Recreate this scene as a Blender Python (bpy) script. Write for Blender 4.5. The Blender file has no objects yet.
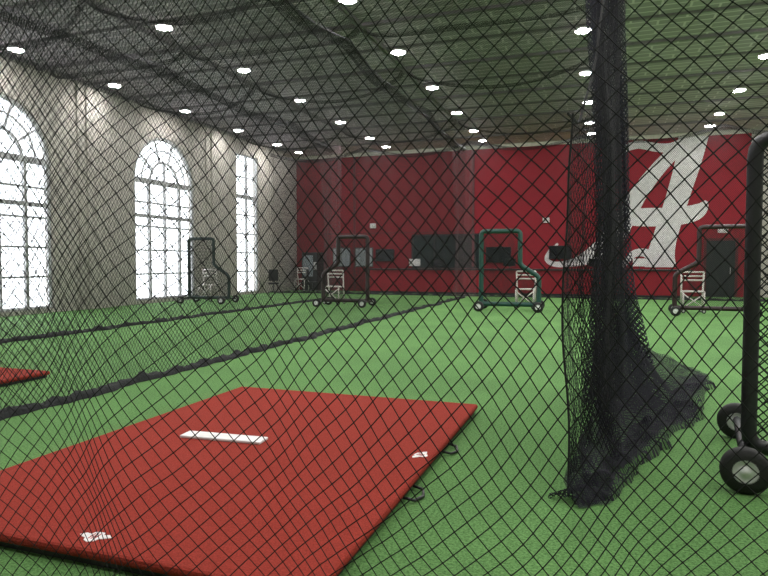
import bpy, math, random
from mathutils import Vector, noise
random.seed(4)
SC=bpy.context.scene
COL=SC.collection
SC.view_settings.view_transform='Standard'

# ---------------- materials ----------------
def new_mat(name):
    m=bpy.data.materials.new(name); m.use_nodes=True
    nt=m.node_tree; b=nt.nodes['Principled BSDF']
    return m,nt,b
def mat(name,col,rough=.6,metal=0,nscale=8,namt=.12,bump=0.0,emit=None,es=0,coord='Object'):
    m,nt,b=new_mat(name)
    tc=nt.nodes.new('ShaderNodeTexCoord'); n=nt.nodes.new('ShaderNodeTexNoise')
    n.inputs['Scale'].default_value=nscale; n.inputs['Detail'].default_value=6
    nt.links.new(tc.outputs[coord],n.inputs['Vector'])
    r=nt.nodes.new('ShaderNodeValToRGB')
    r.color_ramp.elements[0].position=.3; r.color_ramp.elements[1].position=.7
    r.color_ramp.elements[0].color=[c*(1-namt) for c in col]+[1]
    r.color_ramp.elements[1].color=[min(1,c*(1+namt)) for c in col]+[1]
    nt.links.new(n.outputs['Fac'],r.inputs['Fac']); nt.links.new(r.outputs['Color'],b.inputs['Base Color'])
    b.inputs['Roughness'].default_value=rough; b.inputs['Metallic'].default_value=metal
    if bump:
        bp=nt.nodes.new('ShaderNodeBump'); bp.inputs['Strength'].default_value=bump; bp.inputs['Distance'].default_value=.02
        nt.links.new(n.outputs['Fac'],bp.inputs['Height']); nt.links.new(bp.outputs['Normal'],b.inputs['Normal'])
    if emit:
        b.inputs['Emission Color'].default_value=list(emit)+[1]; b.inputs['Emission Strength'].default_value=es
    return m
def net_mat(name,col,w,h,cover,rough=.9):
    """diamond netting cut out of the sheet, uv in metres"""
    m,nt,b=new_mat(name); N=nt.nodes; L=nt.links
    b.inputs['Base Color'].default_value=list(col)+[1]; b.inputs['Roughness'].default_value=rough
    b.inputs['Specular IOR Level'].default_value=.15
    uv=N.new('ShaderNodeUVMap'); uv.uv_map='UVMap'; sp=N.new('ShaderNodeSeparateXYZ'); L.new(uv.outputs[0],sp.inputs[0])
    def M(op,a,c=None):
        q=N.new('ShaderNodeMath'); q.operation=op
        for i,v in enumerate((a,c)):
            if v is None: continue
            if isinstance(v,(int,float)): q.inputs[i].default_value=v
            else: L.new(v,q.inputs[i])
        return q.outputs[0]
    U=M('DIVIDE',sp.outputs[0],w); V=M('DIVIDE',sp.outputs[1],h)
    a=M('FRACT',M('ADD',U,V)); c=M('FRACT',M('SUBTRACT',U,V))
    t=cover/2
    k=M('MAXIMUM',M('LESS_THAN',a,t),M('LESS_THAN',c,t))
    L.new(k,b.inputs['Alpha'])
    return m

# ---------------- mesh builder ----------------
class MB:
    def __init__(s): s.v=[]; s.f=[]; s.uv=[]
    def add(s,v,f):
        o=len(s.v); s.v+= [tuple(p) for p in v]; s.f+=[tuple(i+o for i in q) for q in f]
    def box(s,x0,x1,y0,y1,z0,z1):
        v=[(x0,y0,z0),(x1,y0,z0),(x1,y1,z0),(x0,y1,z0),(x0,y0,z1),(x1,y0,z1),(x1,y1,z1),(x0,y1,z1)]
        s.add(v,[(0,3,2,1),(4,5,6,7),(0,1,5,4),(1,2,6,5),(2,3,7,6),(3,0,4,7)])
    def tube(s,pts,r,n=8,closed=False):
        pts=[Vector(p) for p in pts]; k=len(pts); o=len(s.v)
        t0=(pts[1]-pts[0]).normalized()
        up=Vector((0,0,1)) if abs(t0.z)<.9 else Vector((0,1,0))
        nrm=t0.cross(up).normalized()
        for i in range(k):
            if closed: t=(pts[(i+1)%k]-pts[i-1]).normalized()
            elif i==0: t=t0
            elif i==k-1: t=(pts[-1]-pts[-2]).normalized()
            else: t=(pts[i+1]-pts[i-1]).normalized()
            nrm=(nrm-t*nrm.dot(t)).normalized(); bn=t.cross(nrm)
            rr=r[i] if isinstance(r,(list,tuple)) else r
            for j in range(n):
                a=2*math.pi*j/n
                s.v.append(tuple(pts[i]+(nrm*math.cos(a)+bn*math.sin(a))*rr))
        m=k if closed else k-1
        for i in range(m):
            a0=o+i*n; a1=o+((i+1)%k)*n
            for j in range(n):
                s.f.append((a0+j,a0+(j+1)%n,a1+(j+1)%n,a1+j))
        if not closed:
            s.f.append(tuple(o+j for j in range(n))[::-1]); s.f.append(tuple(o+(k-1)*n+j for j in range(n)))
    def lathe(s,prof,c,axis='y',n=28):
        """prof: (radius, offset along axis)"""
        o=len(s.v); k=len(prof)
        for j in range(n):
            a=2*math.pi*j/n
            for (r,d) in prof:
                ca,sa=r*math.cos(a),r*math.sin(a)
                p={'y':(ca,d,sa),'x':(d,ca,sa),'z':(ca,sa,d)}[axis]
                s.v.append((p[0]+c[0],p[1]+c[1],p[2]+c[2]))
        for j in range(n):
            a0=o+j*k; a1=o+((j+1)%n)*k
            for i in range(k-1): s.f.append((a0+i,a1+i,a1+i+1,a0+i+1))
    def obj(s,name,m,smooth=False,bevel=0,uvf=None):
        me=bpy.data.meshes.new(name); me.from_pydata(s.v,[],s.f); me.update()
        if uvf or s.uv:
            ul=me.uv_layers.new(name='UVMap')
            for lp in me.loops:
                ul.data[lp.index].uv = s.uv[lp.vertex_index] if s.uv else uvf(s.v[lp.vertex_index])
        me.materials.append(m)
        if smooth:
            for p in me.polygons: p.use_smooth=True
        ob=bpy.data.objects.new(name,me); COL.objects.link(ob)
        if bevel:
            bv=ob.modifiers.new('bevel','BEVEL'); bv.width=bevel; bv.segments=2; bv.limit_method='ANGLE'
        return ob
def top(ob,label,cat,group=None):
    ob['label']=label; ob['category']=cat
    if group: ob['group']=group
    return ob
def struct(ob,label=None,cat=None):
    ob['kind']='structure'
    if label: ob['label']=label
    if cat: ob['category']=cat
    return ob
def empty(name,loc=(0,0,0),rz=0):
    e=bpy.data.objects.new(name,None); e.empty_display_size=.2; COL.objects.link(e)
    e.location=loc; e.rotation_euler=(0,0,rz); return e
def par(c,p): c.parent=p; return c
def clone(root,loc,rz=None):
    def rec(o,p):
        n=o.copy(); COL.objects.link(n)
        if p: n.parent=p
        for ch in list(o.children): rec(ch,n)
        return n
    r=rec(root,None); r.location=loc
    if rz is not None: r.rotation_euler=(0,0,rz)
    return r

# ---------------- palette ----------------
def turf_mat():
    m,nt,b=new_mat('turf'); N=nt.nodes; L=nt.links
    tc=N.new('ShaderNodeTexCoord')
    n1=N.new('ShaderNodeTexNoise'); n1.inputs['Scale'].default_value=60; n1.inputs['Detail'].default_value=4; n1.inputs['Roughness'].default_value=.8
    n2=N.new('ShaderNodeTexNoise'); n2.inputs['Scale'].default_value=.6; n2.inputs['Detail'].default_value=5
    L.new(tc.outputs['Object'],n1.inputs['Vector']); L.new(tc.outputs['Object'],n2.inputs['Vector'])
    r=N.new('ShaderNodeValToRGB'); e=r.color_ramp.elements
    e[0].position=.36; e[0].color=(.036,.115,.026,1); e[1].position=.66; e[1].color=(.18,.365,.115,1)
    L.new(n1.outputs['Fac'],r.inputs['Fac'])
    r2=N.new('ShaderNodeValToRGB'); r2.color_ramp.elements[0].color=(.86,.86,.86,1); r2.color_ramp.elements[1].color=(1.1,1.08,1.07,1)
    r2.color_ramp.elements[0].position=.35; r2.color_ramp.elements[1].position=.65
    L.new(n2.outputs['Fac'],r2.inputs['Fac'])
    mx=N.new('ShaderNodeMixRGB'); mx.blend_type='MULTIPLY'; mx.inputs[0].default_value=1
    L.new(r.outputs[0],mx.inputs[1]); L.new(r2.outputs[0],mx.inputs[2]); L.new(mx.outputs[0],b.inputs['Base Color'])
    b.inputs['Roughness'].default_value=.85; b.inputs['Specular IOR Level'].default_value=.22
    bp=N.new('ShaderNodeBump'); bp.inputs['Strength'].default_value=.7; bp.inputs['Distance'].default_value=.02
    L.new(n1.outputs['Fac'],bp.inputs['Height']); L.new(bp.outputs[0],b.inputs['Normal'])
    return m
def ceil_mat():
    m,nt,b=new_mat('roof_deck'); N=nt.nodes; L=nt.links
    tc=N.new('ShaderNodeTexCoord'); 
    br=N.new('ShaderNodeTexBrick'); br.inputs['Scale'].default_value=1; br.inputs['Brick Width'].default_value=1.2; br.inputs['Row Height'].default_value=.3
    br.inputs['Mortar Size'].default_value=.035; br.inputs['Mortar Smooth'].default_value=.5
    br.inputs['Color1'].default_value=(.39,.345,.38,1); br.inputs['Color2'].default_value=(.31,.273,.30,1); br.inputs['Mortar'].default_value=(.64,.56,.61,1)
    L.new(tc.outputs['Object'],br.inputs['Vector']); L.new(br.outputs['Color'],b.inputs['Base Color'])
    b.inputs['Roughness'].default_value=.8
    return m
def block_mat(name,col,mort,bw=.4,rh=.2,axis='y'):
    m,nt,b=new_mat(name); N=nt.nodes; L=nt.links
    tc=N.new('ShaderNodeTexCoord'); sp=N.new('ShaderNodeSeparateXYZ'); cb=N.new('ShaderNodeCombineXYZ')
    L.new(tc.outputs['Object'],sp.inputs[0]); L.new(sp.outputs[1 if axis=='y' else 0],cb.inputs[0]); L.new(sp.outputs[2],cb.inputs[1])
    br=N.new('ShaderNodeTexBrick'); br.inputs['Scale'].default_value=1; br.inputs['Brick Width'].default_value=bw; br.inputs['Row Height'].default_value=rh
    br.inputs['Mortar Size'].default_value=.008; br.inputs['Color1'].default_value=list(col)+[1]
    br.inputs['Color2'].default_value=[c*.98 for c in col]+[1]; br.inputs['Mortar'].default_value=list(mort)+[1]
    L.new(cb.outputs[0],br.inputs['Vector']); L.new(br.outputs['Color'],b.inputs['Base Color'])
    b.inputs['Roughness'].default_value=.85
    return m
TURF=turf_mat(); CEIL=ceil_mat()
WALL=block_mat('painted_panel',(.45,.425,.385),(.42,.40,.36),2.4,1.8)
WALLX=block_mat('painted_panel_x',(.45,.425,.385),(.42,.40,.36),2.4,1.8,axis='x')
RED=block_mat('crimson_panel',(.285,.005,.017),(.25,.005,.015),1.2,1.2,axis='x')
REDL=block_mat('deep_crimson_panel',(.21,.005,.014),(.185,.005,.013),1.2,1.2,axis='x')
REDD=mat('crimson_dark',(.11,.005,.011),.5,nscale=2)
CREAM=mat('cream_trim',(.62,.60,.52),.6)
WHITE=mat('white_paint',(.75,.73,.73),.5)
BLACK=mat('black_plastic',(.012,.012,.014),.4)
VINYL=mat('black_vinyl_padding',(.014,.014,.017),.45,nscale=30,bump=.2)
RUBBER=mat('tyre_rubber',(.012,.012,.012),.7,nscale=40,bump=.2)
RIM=mat('pale_rim',(.62,.62,.62),.45)
STEEL=mat('dark_steel',(.10,.10,.10),.5,metal=.3)
JOIST=mat('grey_purlin',(.17,.15,.165),.7)
MULL=mat('window_mullion',(.42,.425,.43),.6)
GREENP=mat('green_padding',(.006,.05,.038),.5,nscale=20,bump=.15)
DGREEN=mat('dark_green_padding',(.008,.025,.022),.5,nscale=20,bump=.15)
MAROON=mat('maroon_padding',(.020,.006,.008),.5,nscale=20,bump=.15)
CLAY=mat('clay_turf',(.265,.033,.022),.95,nscale=120,namt=.35,bump=.5)
CLAY.node_tree.nodes['Principled BSDF'].inputs['Specular IOR Level'].default_value=.15
CORD=mat('net_cord',(.010,.010,.011),.9,nscale=60)
HEM=mat('net_hem',(.010,.011,.012),.95,nscale=25,namt=.4,bump=.6)
SCREEN=mat('display_glass',(.008,.009,.012),.15)
GLASSD=mat('dark_glass',(.012,.022,.022),.15)
DESK=mat('counter_top',(.03,.02,.022),.3)
PINK=mat('cart_tube',(.82,.76,.72),.5)
NETFAR=net_mat('divider_netting',(.025,.025,.027),.075,.09,.27)
NETSCR=net_mat('screen_netting',(.02,.025,.025),.06,.06,.42)
NETROOF=net_mat('roof_netting',(.032,.029,.032),.10,.10,.27)
NETSWAG=net_mat('bunched_roof_netting',(.018,.017,.019),.07,.07,.68)
NETDENSE=net_mat('gathered_netting',(.040,.040,.052),.05,.06,.60)
NETMID=net_mat('curtain_netting',(.009,.009,.012),.062,.085,.38)
NETPALE=net_mat('pale_gathered_netting',(.17,.12,.13),.05,.05,.12)
NETHEAP=net_mat('heaped_netting',(.019,.019,.025),.045,.05,.66)
LENS=mat('lamp_lens',(.9,.9,.9),.5,emit=(1,.98,.955),es=370)
LENSD=mat('dim_lamp_lens',(.9,.9,.9),.5,emit=(1,.98,.955),es=60)

ZC=7.1; XL=-15.4; XR=12; YB=30; YF=-4
# ---------------- shell ----------------
b=MB(); b.box(XL-.3,XR+.3,YF-.3,YB+.3,-.2,0); struct(b.obj('floor',TURF),'bright green artificial turf floor','floor')
b=MB(); b.box(XL-.3,XR+.3,YF-.3,YB+.3,ZC,ZC+.2); struct(b.obj('ceiling',CEIL),'grey ribbed metal roof deck','ceiling')
b=MB(); b.box(XR,XR+.3,YF,YB,0,ZC); struct(b.obj('wall_right',WALL))
b=MB(); b.box(XL,XR,YF-.3,YF,0,ZC); struct(b.obj('wall_front',WALLX))
b=MB(); b.box(XL,XR,YB,YB+.3,0,ZC); struct(b.obj('wall_back',WALLX))
def arch_pts(yc,hw,z0,zs,n=24,flat=None):
    pts=[(yc-hw,z0),(yc+hw,z0)]
    if flat: pts+=[(yc+hw,flat),(yc-hw,flat)]
    else:
        for i in range(n+1):
            a=math.pi*i/n; pts.append((yc+hw*math.cos(a),zs+hw*math.sin(a)))
    return pts
WINS=[(12.55,1.68,.12,4.42,None),(19.4,1.70,.12,4.42,None),(25.1,.95,.12,0,6.4),(5.6,1.7,.12,4.42,None),(-1.3,1.7,.12,4.42,None)]
cu=bpy.data.curves.new('wl','CURVE'); cu.dimensions='2D'; cu.fill_mode='BOTH'; cu.extrude=.15
def spl(pts):
    s=cu.splines.new('POLY'); s.points.add(len(pts)-1)
    for i,p in enumerate(pts): s.points[i].co=(p[0],p[1],0,1)
    s.use_cyclic_u=True
spl([(YF,0),(YB,0),(YB,ZC),(YF,ZC)])
for w in WINS: spl(arch_pts(w[0],w[1],w[2],w[3],flat=w[4]))
tmp=bpy.data.objects.new('tmp',cu); COL.objects.link(tmp)
bpy.context.view_layer.update()
dg=bpy.context.evaluated_depsgraph_get()
me=bpy.data.meshes.new_from_object(tmp.evaluated_get(dg)); bpy.data.objects.remove(tmp)
for v in me.vertices:
    x,y,z=v.co; v.co=(XL-.15+z,x,y)
me.materials.clear(); me.materials.append(WALL)
wl=bpy.data.objects.new('wall_left',me); COL.objects.link(wl); struct(wl,'pale grey panelled wall with tall arched windows','wall')
gm,gnt,gb=new_mat('window_glass'); gb.inputs['Base Color'].default_value=(.9,.93,.96,1); gb.inputs['Alpha'].default_value=.1; gb.inputs['Roughness'].default_value=.3
for i,(yc,hw,z0,zs,flat) in enumerate(WINS):
    b=MB(); x=XL-.10
    out=[(x,p[0],p[1]) for p in arch_pts(yc,hw-.05,z0+.05,zs,flat=(flat-.05 if flat else None))]
    b.tube(out,.075,6,closed=True)
    top_z=flat if flat else zs
    nv=3 if not flat else 1
    for k in range(1,nv+1):
        yy=yc-hw+2*hw*k/(nv+1)
        zt=top_z if not flat else flat
        wd=.045
        if not flat and nv==3 and k==2: zt=zs+.78; wd=.03
        b.box(x-.05,x+.05,yy-wd,yy+wd,z0,zt)
    z=z0+.95; kk=0
    while z<top_z-.3:
        b.box(x-.04,x+.04,yc-hw,yc+hw,z-.028,z+.028); z+=.86
    if not flat:
        b.box(x-.08,x+.08,yc-hw,yc+hw,zs-.09,zs+.09)
        b.box(x-.06,x+.06,yc-hw,yc+hw,zs-1.32,zs-1.2)
        for rr in (.78,):
            b.tube([(x,yc+rr*math.cos(math.pi*t/16),zs+rr*math.sin(math.pi*t/16)) for t in range(17)],.05,5)
        b.tube([(x,yc+1.22*math.cos(math.pi*t/16),zs+1.22*math.sin(math.pi*t/16)) for t in range(17)],.03,5)
        for t in (36,72,108,144):
            a=math.radians(t); b.tube([(x,yc+.78*math.cos(a),zs+.78*math.sin(a)),(x,yc+(hw-.05)*math.cos(a),zs+(hw-.05)*math.sin(a))],.038,5)
    else:
        b.box(x-.08,x+.08,yc-hw,yc+hw,4.4,4.56)
    w=struct(b.obj('window_%d'%(i+1),MULL),'tall window with grey mullions and bright daylight','window')
    g=MB(); pts=[(x,p[0],p[1]) for p in arch_pts(yc,hw-.05,z0+.05,zs,flat=(flat-.05 if flat else None))]
    g.add(pts,[tuple(range(len(pts)))]); go=g.obj('glass',gm); par(go,w); go['kind']='structure'
n=1
def trim(bx,m,lab):
    global n
    b=MB(); b.box(*bx); struct(b.obj('trim_%d'%n,m,bevel=.01),lab,'trim'); n+=1
for y in (8.9,15.95,22.6,27.8):
    trim((XL,XL+.13,y-.45,y+.45,0,ZC),WALL,'grey wall pilaster')
    trim((XL,XL+.06,y-.75,y-.45,0,ZC),WALL,'grey wall pilaster step')
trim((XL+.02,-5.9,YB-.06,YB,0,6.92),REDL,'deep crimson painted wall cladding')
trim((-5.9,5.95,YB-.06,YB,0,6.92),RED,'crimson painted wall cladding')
trim((XL+.02,5.95,YB-.10,YB,6.92,ZC),CREAM,'pale strip along top of crimson wall')
trim((-12.1,-11.98,YB-.09,YB-.06,0,6.92),REDD,'crimson wall joint')
trim((-5.9,-5.78,YB-.09,YB-.06,0,6.92),REDD,'crimson wall joint')
trim((-15.3,-5.9,YB-.075,YB-.06,2.95,3.0),REDD,'crimson wall joint')
trim((5.95,6.15,YB-.12,YB,0,ZC),WALLX,'grey wall edge')
for i,y in enumerate([3.5+1.725*k for k in range(15)]):
    b=MB()
    if i%2==0: b.box(XL,XR,y-.07,y+.07,ZC-.07,ZC)
    else: b.box(XL,XR,y-.04,y+.04,ZC-.05,ZC)
    struct(b.obj('trim_%d'%n,JOIST),'steel roof purlin','trim'); n+=1

# ---------------- emblem on back wall (painted strokes) ----------------
def wpt(px,py):   # logo sketch grid -> wall metres
    return (.94+(px-622)*(3.25/80.), YB-.065, 1.27+(268-py)*(5.65/135.))
b=MB()
def cr_spline(P,k=8):
    out=[]
    for i in range(len(P)-1):
        p0=P[max(i-1,0)];p1=P[i];p2=P[i+1];p3=P[min(i+2,len(P)-1)]
        for j in range(k):
            t=j/k
            out.append([.5*((2*p1[c])+(-p0[c]+p2[c])*t+(2*p0[c]-5*p1[c]+4*p2[c]-p3[c])*t*t+(-p0[c]+3*p1[c]-3*p2[c]+p3[c])*t**3) for c in range(3)])
    out.append(list(P[-1])); return out
layer=[0]
def stroke(P,hdir=False):
    """P: (px,py,width)"""
    S=cr_spline(P); layer[0]+=1; dy=.001*layer[0]
    o=len(b.v)
    for i,(x,y,wd) in enumerate(S):
        a=S[max(i-1,0)]; c=S[min(i+1,len(S)-1)]
        tx,ty=c[0]-a[0],c[1]-a[1]; l=math.hypot(tx,ty) or 1
        nx,ny=(1,0) if hdir else (-ty/l,tx/l)
        for sg_ in (-1,1):
            q=wpt(x+nx*sg_*wd/2,y+ny*sg_*wd/2); b.v.append((q[0],q[1]-dy,q[2]))
    for i in range(len(S)-1):
        a=o+2*i; b.f.append((a,a+1,a+3,a+2))
stroke([(691,133,29),(686,160,26),(678,190,24),(671,215,24),(664,240,25),(661,256,28),(661,268,32)],True)
stroke([(687,136,13),(668,152,14),(649,174,16),(635,195,18),(627,212,19),(612,236,22),(592,254,18),(570,263,9),(551,265,6),(541,260,5),(545,251,6),(553,242,2)])
stroke([(614,215,12),(640,215,19),(665,215,19),(688,213,18),(699,208,14),(705,200,4)])
stroke([(617,150,2),(623,142,7),(637,138,9),(654,142,9),(670,143,10),(688,137,13)])
stroke([(656,259,10),(646,253,9),(636,253,8),(628,259,7),(623,268,4)])
top(b.obj('wall_emblem',WHITE),'large white script letter A painted on crimson wall','emblem')

# ---------------- back wall furnishings ----------------
b=MB(); b.box(4.33,5.44,YB-.1,YB-.06,0,2.42)
d=struct(b.obj('door_1',BLACK,bevel=.01),'dark double door in crimson wall','door')
h=MB(); h.tube([(5.25,YB-.12,1.0),(5.25,YB-.16,1.0),(5.25,YB-.16,1.25),(5.25,YB-.12,1.25)],.015,6); par(h.obj('handle',RIM,smooth=True),d)
b=MB()
for x0,x1,z0,z1 in ((4.23,4.33,0,2.52),(5.44,5.54,0,2.52),(4.33,5.44,2.42,2.52)): b.box(x0,x1,YB-.12,YB-.06,z0,z1)
struct(b.obj('trim_%d'%n,REDD),'dark red door casing','trim'); n+=1
b=MB(); b.box(4.75,5.15,YB-.09,YB-.062,2.75,3.0); top(b.obj('wall_sign',WHITE),'small white sign above dark door','sign')
b=MB()
for k in range(4):
    x=-8.9+k*1.13; b.box(x-.04,x+.04,YB-.14,YB-.06,1.25,2.85)
b.box(-8.9,-5.5,YB-.14,YB-.06,2.81,2.88); b.box(-8.9,-5.5,YB-.14,YB-.06,1.2,1.27)
w=struct(b.obj('window_6',BLACK),'dark interior service window in crimson wall','window')
g=MB(); g.box(-8.88,-5.52,YB-.08,YB-.061,1.25,2.83); par(g.obj('glass',GLASSD),w)
root=empty('reception_counter',(0,0,0))
f=MB(); f.box(-10.6,3.5,28.35,28.95,.0,1.12)
for k in range(12):
    x=-10.6+14.1*k/11.; f.box(x-.03 if k else x,x+.03 if k<11 else x,28.33,28.36,0,1.1)
par(f.obj('body',RED),root)
f=MB(); f.box(-10.68,3.58,28.27,29.02,1.12,1.19); par(f.obj('countertop',DESK,bevel=.01),root)
f=MB(); f.box(-10.6,3.5,28.33,28.35,0,.1); par(f.obj('kickboard',BLACK),root)
top(root,'long crimson reception counter with dark top','counter')
def tv(x,z,w,h,lab,y=YB-.06):
    r=empty('wall_monitor',(x,y,z))
    q=MB(); q.box(-w/2,w/2,-.12,-.05,-h/2,h/2); par(q.obj('casing',BLACK,bevel=.01),r)
    q=MB(); q.box(-w/2+.03,w/2-.03,-.125,-.119,-h/2+.03,h/2-.03); par(q.obj('display',SCREEN),r)
    q=MB(); q.box(-.12,.12,-.05,0,-.12,.12); par(q.obj('bracket',STEEL),r)
    top(r,lab,'television')
tv(-10.35,1.85,1.0,.62,'black flat television mounted on crimson wall')
tv(-1.75,1.95,1.0,.62,'black flat television mounted on crimson wall')
tv(-4.6,1.85,1.2,.75,'black flat television beside service window')
for x,lab in ((-8.4,'white'),(-7.2,'black'),(-3.9,'black'),(-.2,'black'),(1.6,'white')):
    r=empty('computer_monitor',(x,28.6,1.19)); m=WHITE if lab=='white' else BLACK
    q=MB(); q.box(-.28,.28,-.02,.02,.12,.46); par(q.obj('casing',m,bevel=.008),r)
    q=MB(); q.box(-.26,.26,-.024,-.019,.14,.44); par(q.obj('display',SCREEN if lab=='black' else WHITE),r)
    q=MB(); q.box(-.12,.12,-.08,.08,0,.015); q.box(-.02,.02,-.01,.03,.01,.2); par(q.obj('stand',BLACK),r)
    top(r,lab+' computer monitor standing on reception counter','monitor')
BRD=mat('board_grey',(.32,.35,.38),.3)
for x in (-12.75,-11.5):
    r=empty('notice_board',(x,YB-.09,1.75))
    q=MB(); q.box(-.5,.5,-.04,0,-.5,.5); par(q.obj('frame',STEEL,bevel=.01),r)
    q=MB(); q.box(-.45,.45,-.048,-.039,-.45,.45); par(q.obj('board',BRD),r)
    top(r,'pale notice board in grey frame on crimson wall','board')
r=empty('vending_machine',(-14.2,29.45,0))
q=MB(); q.box(-.45,.45,-.4,.4,0.05,2.0); par(q.obj('body',BLACK,bevel=.03),r)
q=MB(); q.box(-.38,.2,-.415,-.4,.75,1.85); par(q.obj('front_panel',mat('vend_panel',(.30,.34,.38),.2)),r)
q=MB(); q.box(.24,.4,-.415,-.4,1.1,1.5); par(q.obj('keypad',RIM),r)
q=MB(); q.box(-.42,.42,-.37,.37,0,.055); par(q.obj('base',STEEL),r)
top(r,'black vending machine with pale front against crimson wall','vending machine')
for x,z in ((-11.0,3.35),(-2.4,3.45)):
    q=MB(); q.box(x-.15,x+.15,YB-.2,YB-.06,z-.12,z+.12); q.lathe([(0,-.26),(.06,-.24),(.06,-.2)],(x,YB,z),'y',12)
    top(q.obj('wall_speaker',WHITE,bevel=.01),'small pale speaker box on crimson wall','speaker')

# ---------------- ceiling lights ----------------
def lamp(lens):
    r0=empty('ceiling_light',(0,0,ZC))
    q=MB(); q.lathe([(0,0),(.1,0),(.12,-.04),(.19,-.06),(.205,-.115),(.195,-.12),(.182,-.112)],(0,0,0),'z',28); par(q.obj('housing',WHITE,smooth=True),r0)
    q=MB(); q.lathe([(.186,-.112),(.17,-.128),(.1,-.142),(0,-.147)],(0,0,0),'z',24); par(q.obj('lens',lens,smooth=True),r0)
    return top(r0,'round white glowing high-bay lamp on roof deck','ceiling light','round ceiling lamps')
l1=lamp(LENS); l2=lamp(LENSD); u1=u2=False
for ry in (1.8,5.3,8.8,12.25,15.7,19.2,22.7,26.0,28.2):
    for rx in (-14.35,-9.72,-5.07,-.45,4.12,8.8):
        if ry>28:
            if not u2: l2.location=(rx,ry,ZC); u2=True
            else: clone(l2,(rx,ry,ZC))
        else:
            if not u1: l1.location=(rx,ry,ZC); u1=True
            else: clone(l1,(rx,ry,ZC))

# ---------------- pitching mounds ----------------
def mound(x0,x1,y0,y1,lab,detail):
    r=empty('pitching_mound',(0,0,0))
    q=MB(); q.box(x0,x1,y0,y1,.035,.085); par(q.obj('turf_top',CLAY,bevel=.02),r)
    q=MB(); q.box(x0+.03,x1-.03,y0+.03,y1-.03,0,.036); par(q.obj('base',BLACK),r)
    if detail:
        q=MB(); q.box(-.355,.355,-.075,.075,0,.022); o=q.obj('pitching_rubber',WHITE,bevel=.006); o.location=(-2.83,4.22,.085); o.rotation_euler=(0,0,.06); par(o,r)
        RIMB=mat('badge_red',(.35,.03,.03),.5)
        for bx,by,rz,sc in ((-1.22,4.33,1.2,.85),(-2.44,2.47,0.1,.9)):
            # irregular badge: shield with a flared wing on each side
            ring=[(-.105,.012),(-.075,.038),(-.04,.030),(-.03,.058),(.03,.058),(.04,.030),(.075,.038),(.105,.012),(.07,-.012),(.045,-.018),(.035,-.045),(0,-.065),(-.035,-.045),(-.045,-.018),(-.07,-.012)]
            ring=[(p[0]*sc,p[1]*sc) for p in ring][::-1]; k=len(ring)
            e=MB()
            e.add([(p[0],p[1],0) for p in ring]+[(p[0],p[1],.003) for p in ring],
                  [tuple(range(k,2*k))]+[(i,(i+1)%k,k+(i+1)%k,k+i) for i in range(k)])
            o=e.obj('badge',WHITE); o.location=(bx,by,.0852); o.rotation_euler=(0,0,rz); par(o,r)
            e=MB()
            for mx in (-.018,.0,.018):
                e.box(mx*sc-.004*sc,mx*sc+.004*sc,-.028*sc,.036*sc,.003,.0042)
            e.box(-.026*sc,.026*sc,0,.007*sc,.003,.0042)
            par(e.obj('badge_mark',RIMB),o)
        for hy in (3.75,4.75):
            e=MB(); e.tube([(x1-.01,hy-.11,.03),(x1+.06,hy-.10,.018),(x1+.09,hy,.012),(x1+.06,hy+.10,.018),(x1-.01,hy+.11,.03)],.010,8)
            par(e.obj('handle',BLACK,smooth=True),r)
    top(r,lab,'pitching mound')
mound(-3.85,-1.13,2.34,6.1,'flat red clay-coloured pitching mound with white rubber',True)
mound(-9.35,-6.74,2.3,6.15,'flat red clay-coloured pitching mound beyond divider net',False)

# ---------------- divider nets ----------------
def hem(pts_fn,n,w,h,seed):
    q=MB(); m=9
    for i in range(n+1):
        s=i/n; x,y=pts_fn(s); 
        ww=w*(1+.9*noise.noise(Vector((s*n*.31,seed,0)))); hh=h*(1+1.1*noise.noise(Vector((s*n*.37,seed+5,0))))
        ox=.16*noise.noise(Vector((s*n*.07,seed+9,0)))+.05*noise.noise(Vector((s*n*.3,seed+2,0)))
        x2,y2=pts_fn(min(1,s+.01)); x1,y1=pts_fn(max(0,s-.01)); t=Vector((x2-x1,y2-y1)).normalized(); nr=(-t.y,t.x)
        for j in range(m):
            c=-1+2*j/(m-1)
            z=.003+hh*math.sqrt(max(0,1-c*c))*(1+.6*noise.noise(Vector((s*n*.5,c*2.5,seed))))
            q.v.append((x+nr[0]*(c*ww+ox),y+nr[1]*(c*ww+ox),z))
    for i in range(n):
        for j in range(m-1):
            a=i*m+j; q.f.append((a,a+1,a+m+1,a+m))
    return q
def sheet(fn,nu,nv):
    """fn(s,t)->(x,y,z,u,v)"""
    q=MB()
    for i in range(nu+1):
        for j in range(nv+1):
            p=fn(i/nu,j/nv); q.v.append(p[:3]); q.uv.append((p[3],p[4]))
    for i in range(nu):
        for j in range(nv):
            a=i*(nv+1)+j; q.f.append((a,a+1,a+nv+2,a+nv+1))
    return q
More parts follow.
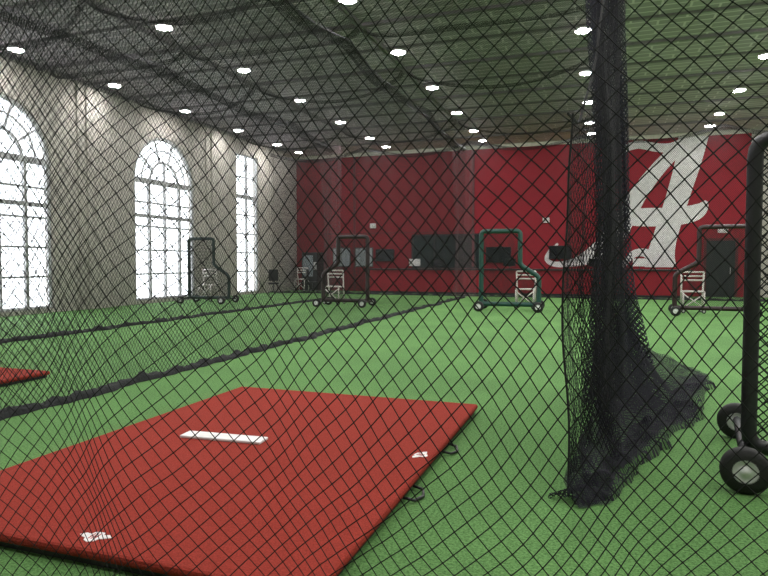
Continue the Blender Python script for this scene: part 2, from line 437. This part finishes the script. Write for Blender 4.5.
def divider(xn,ya,yb,lab,seed):
    r=empty('divider_net',(xn,ya,0)); Ln=yb-ya
    def ztop(y): return 6.44-.20*abs(math.sin(math.pi*y/6.9))-.06*noise.noise(Vector((y*.3,seed,0)))
    def fn(s,t):
        y=s*Ln; zt=ztop(y)
        z=.03+t*(zt-.03)
        x=.10*math.sin(y*1.3+seed)*(1-t)*.8+.05*math.sin(y*3.1)
        return (x,y,z,y*1.15,z)
    par(sheet(fn,160,10).obj('netting',NETFAR,smooth=True),r)
    par(hem(lambda s:(0,s*Ln),340,.085,.065,seed).obj('bottom_hem',HEM,smooth=True),r)
    def fsw(s,t):   # bunched upper band of netting
        y=s*Ln; dp=.27+.14*noise.noise(Vector((y*.4,seed+3,1)))
        z=ztop(y)-t*dp
        return (.11*math.sin(t*7+y*.4)+.03*math.sin(y*1.9),y,z,y*1.3,z*2)
    par(sheet(fsw,150,8).obj('bunched_band',NETSWAG,smooth=True),r)
    def fg(s,t):
        a=2*math.pi*s; z=.02+t*6.2
        R=.42*(1+.18*math.sin(7*a+seed)+.2*math.sin(3*a+z*.7))*(.75+.25*abs(2*t-1))
        return (R*math.cos(a),Ln+R*.6*math.sin(a),z,a*.5,z)
    par(sheet(fg,60,20).obj('gathered_end',NETPALE,smooth=True),r)
    top(r,lab,'net')
divider(-5.42,-1.0,25.8,'long black lane divider net with bundled hem on turf',1)
divider(-10.4,-1.0,23.4,'long black lane divider net along next lane',4)
r=empty('backstop_net',(-15.2,26.9,0))
def bz(x): return 6.78-.42*abs(math.sin(math.pi*x/4.9))
def fn(s,t):
    x=s*21.5; zt=bz(x); z=.03+t*(zt-.03)
    return (x,.08*math.sin(x*2.2),z,x*1.1,z)
par(sheet(fn,130,8).obj('netting',NETFAR,smooth=True),r)
par(hem(lambda s:(s*21.5,0),220,.07,.06,8).obj('bottom_hem',HEM,smooth=True),r)
def fb(s,t):
    x=s*21.5; z=bz(x)-t*(.16+.08*noise.noise(Vector((x*.6,2,2))))
    return (x,.08*math.sin(x*2.2)-.03+.05*math.sin(t*6+x),z,x*1.3,z*2)
par(sheet(fb,130,5).obj('bunched_band',NETSWAG,smooth=True),r)
top(r,'black net stretched across hall before crimson wall','net')
for k,(xa,xb,ln) in enumerate(((-15.1,-10.45,25.5),(-10.35,-5.47,25.5),(-5.37,-.1,25.5))):
    r=empty('overhead_net',(xa,.5,7.045)); W=xb-xa
    def sag(s,y): return -.46*max(0,math.sin(math.pi*s))**.5-.06*abs(math.sin(math.pi*y/3.45))*min(1,s*8)*min(1,(1-s)*8)
    def fn(s,t):
        return (s*W,t*ln,sag(s,t*ln),s*W,t*ln)
    par(sheet(fn,24,90).obj('netting',NETROOF,smooth=True),r)
    for xx in (0.0,W-.03):
        q=MB(); q.box(xx,xx+.03,0,ln,-.02,.055); par(q.obj('edge_rail',JOIST),r)
    for jj in (1,3,4,5,7):
        y=jj*3.45-.3
        def fs(s,t,y=y):
            wd=.13+.05*math.sin(s*9+jj)
            yy=y+.7*math.sin(math.pi*s)*(1 if jj%2 else -1)
            return (s*W,yy+(t-.5)*wd*2,sag(s,yy)-.06*math.sin(math.pi*t),s*W,t*.6)
        par(sheet(fs,30,4).obj('lapped_seam',NETSWAG,smooth=True),r)
    top(r,'dark overhead net sagging beneath roof deck','net','overhead lane nets')

# ---------------- gathered curtain net ----------------
r=empty('curtain_net',(.1,6.9,0))
ox,oy=.1,6.9
def lerpP(P,s):
    f=s*(len(P)-1); i=min(int(f),len(P)-2); f-=i
    f=f*f*(3-2*f)*.35+f*.65
    return [P[i][k]*(1-f)+P[i+1][k]*f for k in range(len(P[0]))]
def ccen(z):
    return .05*math.sin(z*.9)-.03*z/2+(.14*((1.2-z)/1.2) if z<1.2 else 0)
def fcolR(k):
    def f(s,t):
        a=2*math.pi*s; z=.02+t*6.35
        R=.15
        if z<1.7: R=.15+.20*((1.7-z)/1.7)**1.5
        R*=k*(1+.20*math.sin(8*a+z*.35)+.16*noise.noise(Vector((math.cos(a)*2,math.sin(a)*2,z*.6))))
        return (ccen(z)+R*math.cos(a),R*math.sin(a),z,a*.34+k,z+k)
    return f
par(sheet(fcolR(1),96,60).obj('gathered_netting',NETDENSE,smooth=True),r)
par(sheet(fcolR(.6),60,50).obj('inner_folds',NETDENSE,smooth=True),r)
P=[(-.20,4.05),(-.13,4.5),(-.04,5.0),(.02,5.6),(.06,6.2),(.08,6.85)]
def edgex(z): return .045*noise.noise(Vector((z*1.5,3,1)))+.02*math.sin(z*3.3)+.05*max(0,.6-z)
def mk(amp,fr,x0,lo):
    def fcur(s,t):
        x,y=lerpP(P,s)
        zt=2.42+3.9*(max(0,s-.12)/.88)**1.5
        z=.02+t*(zt-.02)
        g=(.4+.6*(1-t))
        x+=x0*math.sin(math.pi*s)+amp*math.sin(s*fr+z*.5+lo)*g*min(1,s*6)+.03*math.sin(z*2.2+s*5+lo)*min(1,s*6)+.09*max(0,.9-z)*math.sin(s*15+lo)*min(1,s*6)
        x+=edgex(z)*(1-s)
        return (x-ox,y-oy,z,s*4.6+lo,z)
    return fcur
par(sheet(mk(.065,30,0,0),150,40).obj('hanging_netting',NETMID,smooth=True),r)
par(sheet(mk(.06,17,.12,2),120,40).obj('loose_fold',NETMID,smooth=True),r)
q=MB(); q.tube([(-.20-ox+edgex(z),4.05-oy,z) for z in [.02+.08*i for i in range(31)]],.007,6); par(q.obj('edge_cord',CORD),r)
q=MB(); q.tube([(lerpP(P,i/40)[0]-ox,lerpP(P,i/40)[1]-oy,2.42+3.9*(max(0,i/40-.12)/.88)**1.5) for i in range(41)],.009,6)
par(q.obj('top_cord',CORD),r)
A=[(-.20,4.0,.10),(-.12,4.5,.22),(-.03,5.1,.30),(.02,5.8,.42),(.12,6.5,.72),(.22,7.0,.95),(.36,7.7,.62),(.62,8.5,.36),(1.0,9.0,.15)]
B=[(-.10,3.88,0),(.07,4.1,0),(.17,4.75,0),(.38,5.35,0),(.52,6.05,0),(.88,6.6,0),(.96,7.5,0),(1.24,8.3,0),(1.36,9.1,0)]
def skirt(off,fr,mt,nm,ex):
    def fs(s,t):
        a=lerpP(A,s); c=lerpP(B,s)
        rag=.16*noise.noise(Vector((s*7,off,0)))+.05*math.sin(s*fr*.3+off)
        tt=t*(1+rag*ex)
        x=a[0]*(1-tt)+c[0]*tt; y=a[1]*(1-tt)+c[1]*tt
        z=a[2]*(1-t)**2.1
        fold=math.sin(s*fr+off+1.6*noise.noise(Vector((s*5,t*2,off))))
        z+=(.045+.06*t*(1-t)*4)*(.5+.5*fold)*(1-t**6*.85)*(.5+a[2])+.05*abs(noise.noise(Vector((s*12,t*3,off))))*(1-t**8)
        y+=.03*fold*t
        z=max(.006,z+.006)
        return (x-ox,y-oy,z,s*6.5,t*1.3)
    par(sheet(fs,260,26).obj(nm,mt,smooth=True),r)
skirt(0,42,NETHEAP,'draped_skirt',1); skirt(3,29,NETHEAP,'skirt_underlayer',.6)
PH=[(-.20,3.96,.07,.06),(-.02,4.12,.11,.09),(.14,4.7,.12,.09),(.34,5.35,.14,.10),(.50,6.0,.15,.10),(.80,6.6,.16,.10),(.92,7.5,.16,.10),(1.14,8.3,.14,.08),(1.26,9.0,.08,.04)]
q=MB(); n_=260; m=15
for i in range(n_+1):
    x,y,w,h=lerpP(PH,i/n_)
    w*=(1+.5*noise.noise(Vector((i*.06,2,3)))); h*=(1+.8*noise.noise(Vector((i*.09,5,7))))
    for j in range(m):
        c=-1+2*j/(m-1)
        z=.004+max(0,h*(1-c*c)**.5*(1+.7*noise.noise(Vector((i*.1,c*2.2,2)))))
        q.v.append((x+c*w-ox+.05*noise.noise(Vector((i*.1,9,1))),y-.4*c*w-oy,z)); q.uv.append((c*w*2.2+z,i*.02))
for i in range(n_):
    for j in range(m-1):
        a=i*m+j; q.f.append((a,a+1,a+m+1,a+m))
par(q.obj('rumpled_hem',NETHEAP,smooth=True),r)
top(r,'dark gathered net curtain hanging from roof and heaped on turf','net')

# ---------------- pitching screens ----------------
def wheel_prof(R,w): return [(R*.5,-w),(R*.9,-w),(R,-w*.5),(R,w*.5),(R*.9,w),(R*.5,w),(R*.5,-w)]
def make_wheel(c,R,w,parent,hubm=RIM):
    e=MB(); e.lathe(wheel_prof(R,w),(0,0,0),'y',30); o=e.obj('wheel',RUBBER,smooth=True); o.location=c; par(o,parent)
    e=MB(); e.lathe([(0,-w*1.15),(R*.16,-w*1.15),(R*.2,-w*.75),(R*.42,-w*.7),(R*.52,-w*1.02),(R*.52,w*1.02),(R*.42,w*.7),(R*.2,w*.75),(R*.16,w*1.15),(0,w*1.15)],(0,0,0),'y',24)
    par(e.obj('hub',hubm,smooth=True),o)
def arcpoly(pts,rad=.12,k=4):
    out=[]; n_=len(pts)
    for i in range(n_):
        p=Vector(pts[i]); a=(Vector(pts[i-1])-p); c=(Vector(pts[(i+1)%n_])-p)
        ra=min(rad,a.length/2.2,c.length/2.2); pa=p+a.normalized()*ra; pc=p+c.normalized()*ra
        for j in range(k+1):
            t=j/k; out.append(tuple(pa*(1-t)**2+p*2*t*(1-t)+pc*t*t))
    return out
def l_screen(loc,rz,W,Wu,H,z0,z1,mirror,m,tube_r,wr,foot,lab,wx=0):
    r=empty('pitching_screen',loc,rz); sx=-1 if mirror else 1
    pts=[(0,.2),(0,H),(Wu,H),(Wu,z1),(W,z0),(W,.2)]
    pts=[((p[0]-W/2)*sx,0,p[1]) for p in pts]
    ap=arcpoly(pts)
    q=MB(); q.tube(ap,tube_r,10,closed=True); par(q.obj('frame',m,smooth=True),r)
    q=MB(); q.add([(p[0],0,p[2]) for p in ap],[tuple(range(len(ap)))]); q.uv=[(p[0],p[2]) for p in ap]; par(q.obj('netting',NETSCR),r)
    f0,f1=foot
    for x in (-W/2,W/2):
        sg_=-1 if x<0 else 1
        x+= wx*sg_
        q=MB()
        q.tube([(x,f0,wr),(x,f0+.1,wr+.03),(x,-.02,wr+.04),(x-wx*sg_,0,.26),(x,.04,wr+.04),(x,f1-.1,wr+.03),(x,f1,wr)],tube_r*.6,8)
        par(q.obj('foot',m,smooth=True),r)
        for fy in (f0,f1): make_wheel((x,fy,wr),wr,wr*.32,r)
    top(r,lab,'pitching screen')
l_screen((-2.62,19.3,0),.05,1.75,1.18,2.45,1.05,1.42,False,GREENP,.075,.16,(-.6,.6),'green padded pitching screen with stepped frame on wheels')
l_screen((3.0,19.4,0),-.05,1.95,1.35,2.48,1.15,1.5,True,MAROON,.065,.14,(-.6,.5),'dark maroon stepped pitching screen on wheels')
l_screen((-8.15,19.4,0),.05,1.6,1.05,2.35,1.1,1.45,True,MAROON,.07,.14,(-.6,.5),'dark maroon padded pitching screen near divider net')
l_screen((-13.5,19.3,0),.1,1.6,1.0,2.35,1.0,1.4,False,DGREEN,.06,.14,(-.6,.5),'dark green pitching screen near arched window')
a=-.147
W=1.9
cx,cy=1.005+math.cos(a)*W/2,4.93+math.sin(a)*W/2
l_screen((cx,cy,0),a,W,1.25,2.35,1.25,1.6,False,VINYL,.052,.15,(-.42,1.0),'large black padded pitching screen on rubber wheels',wx=.035)

# ---------------- ball carts: open tubular racks ----------------
r=empty('ball_cart',(-2.25,20.3,0))
q=MB()
for sx in (-1,1):
    q.tube([(sx*.27,.26,.08),(sx*.29,.16,.62),(sx*.30,.10,1.2)],.026,6)
    q.tube([(sx*.27,-.26,.08),(sx*.28,-.24,.62)],.024,6)
    q.tube([(sx*.28,-.24,.62),(sx*.29,.16,.62)],.022,6)
q.tube([(-.27,-.26,.16),(.27,-.25,.56)],.02,6); q.tube([(.27,-.26,.16),(-.27,-.25,.56)],.02,6)
par(q.obj('frame',PINK,smooth=True),r)
q=MB()
for z,yy in ((1.2,.10),(1.08,.112),(.96,.125)): q.tube([(-.30,yy,z),(.30,yy,z)],.03,6)
par(q.obj('backrest',PINK,smooth=True),r)
q=MB()
for k in range(5):
    yy=-.24+.4*k/4; q.tube([(-.28,yy,.63),(.28,yy,.63)],.024,6)
par(q.obj('tray',PINK,smooth=True),r)
for sx in (-1,1):
    for yy in (-.26,.26): make_wheel((sx*.27,yy,.06),.06,.02,r)
top(r,'white tubular ball cart rack on casters behind pitching screen','ball cart','white tubular ball carts')
for p in ((-8.95,20.3),(2.6,20.3),(-14.2,20.25)): clone(r,(p[0],p[1],0))
r2=clone(r,(-14.4,28.55,0)); r2['label']='white tubular ball cart rack near corner of hall'

r=empty('office_chair',(-14.6,26.0,0),.5)
q=MB(); q.box(-.25,.25,-.25,.25,.45,.53); par(q.obj('seat',BLACK,bevel=.04),r)
q=MB(); q.box(-.23,.23,.2,.27,.6,1.15); par(q.obj('backrest',BLACK,bevel=.03),r)
q=MB(); q.tube([(0,0,.12),(0,0,.46)],.03,8); q.tube([(0,.18,.48),(0,.28,.5),(0,.26,.75)],.02,6)
for k in range(5):
    t=2*math.pi*k/5; q.tube([(0,0,.14),(.28*math.cos(t),.28*math.sin(t),.07)],.02,6); q.tube([(.28*math.cos(t),.28*math.sin(t)-.015,.03),(.28*math.cos(t),.28*math.sin(t)+.015,.03)],.03,10)
par(q.obj('base',STEEL,smooth=True),r)
top(r,'black swivel office chair near corner wall','chair','black office chairs')
clone(r,(-13.4,27.7,0),2.2)

# ---------------- foreground safety net (real cords) ----------------
yaw=math.radians(19.2)
F=Vector((-math.sin(yaw),math.cos(yaw),0)); R=Vector((math.cos(yaw),math.sin(yaw),0))
C0=F*1.66; T=(R*1.0-F*.22).normalized(); NN=Vector((T.y,-T.x,0))
w,h=.0515,.0595; cr=.00145
def npos(a,z):
    low=max(0,1-z/1.7); lf=1/(1+math.exp((a+.1)*4))
    da=.045*noise.noise(Vector((a*1.5,z*1.1,0)))+.012*noise.noise(Vector((a*6,z*4,2)))+.035*low*math.sin(a*5+1)
    dz=.045*noise.noise(Vector((a*1.4,z*1.5,7)))+.010*noise.noise(Vector((a*5,z*6,9)))-.07*math.sin(a*1.9+.6)-.10*low*lf*math.cos(a*4.2+1.5)
    dn=.20*noise.noise(Vector((a*.9,z*.6,4)))+.10*low*math.sin(a*6)+.04*math.sin(a*9+z*2)*lf
    p=C0+T*(a+da)+NN*dn; return Vector((p.x,p.y,max(.006,z+dz)))
A0,A1,ZT=-2.5,2.1,3.3
sg=MB()
na=int((A1-A0)/w); nz=int(ZT/(h/2))
grid={}
def node(i,k):
    key=(i,k)
    if key not in grid: grid[key]=npos(A0+i*w/2,.02+k*h/2)
    return grid[key]
def seg_tube(pts):
    if len(pts)<2: return
    o=len(sg.v)
    for i,p in enumerate(pts):
        t=(pts[min(i+1,len(pts)-1)]-pts[max(i-1,0)])
        if t.length<1e-6: t=Vector((0,0,1))
        t.normalize()
        a1=t.cross(NN).normalized()
        for cc,ss in ((1,0),(0,1),(-1,0),(0,-1)):
            sg.v.append(tuple(p+(a1*cc+NN*ss)*cr))
    for i in range(len(pts)-1):
        a_=o+i*4
        for j in range(4): sg.f.append((a_+j,a_+(j+1)%4,a_+4+(j+1)%4,a_+4+j))
for d in (1,-1):
    for i0 in range(-nz-2,2*na+nz+2,1):
        if (i0 % 2): continue
        run=[]
        for k in range(nz+1):
            i=i0+d*k
            if 0<=i<=2*na: run.append(node(i,k))
            elif run: break
        seg_tube(run)
for (i,k),p in list(grid.items()):
    s=.0028
    sg.add([p+T*s,p+Vector((0,0,s*1.3)),p-T*s,p-Vector((0,0,s*1.3)),p+NN*s,p-NN*s],[(0,1,4),(1,2,4),(2,3,4),(3,0,4),(1,0,5),(2,1,5),(3,2,5),(0,3,5)])
root=empty('safety_net',(0,0,0)); par(sg.obj('netting',CORD),root)
e=MB(); e.tube([npos(A0+(A1-A0)*i/80,ZT) for i in range(81)],.008,6); par(e.obj('top_rope',CORD),root)
top(root,'black knotted diamond-mesh safety net hanging down to turf','net')

# ---------------- world + camera ----------------
w=bpy.data.worlds.new('World'); SC.world=w; w.use_nodes=True
bg=w.node_tree.nodes['Background']; bg.inputs[0].default_value=(.92,.96,1,1); bg.inputs[1].default_value=5.0
cam=bpy.data.cameras.new('Camera'); co=bpy.data.objects.new('Camera',cam); COL.objects.link(co)
cam.sensor_width=36; cam.lens=29.06; cam.clip_start=.05; cam.clip_end=200
co.location=(0,0,1.5); co.rotation_euler=(math.radians(87.6),0,yaw)
SC.camera=co
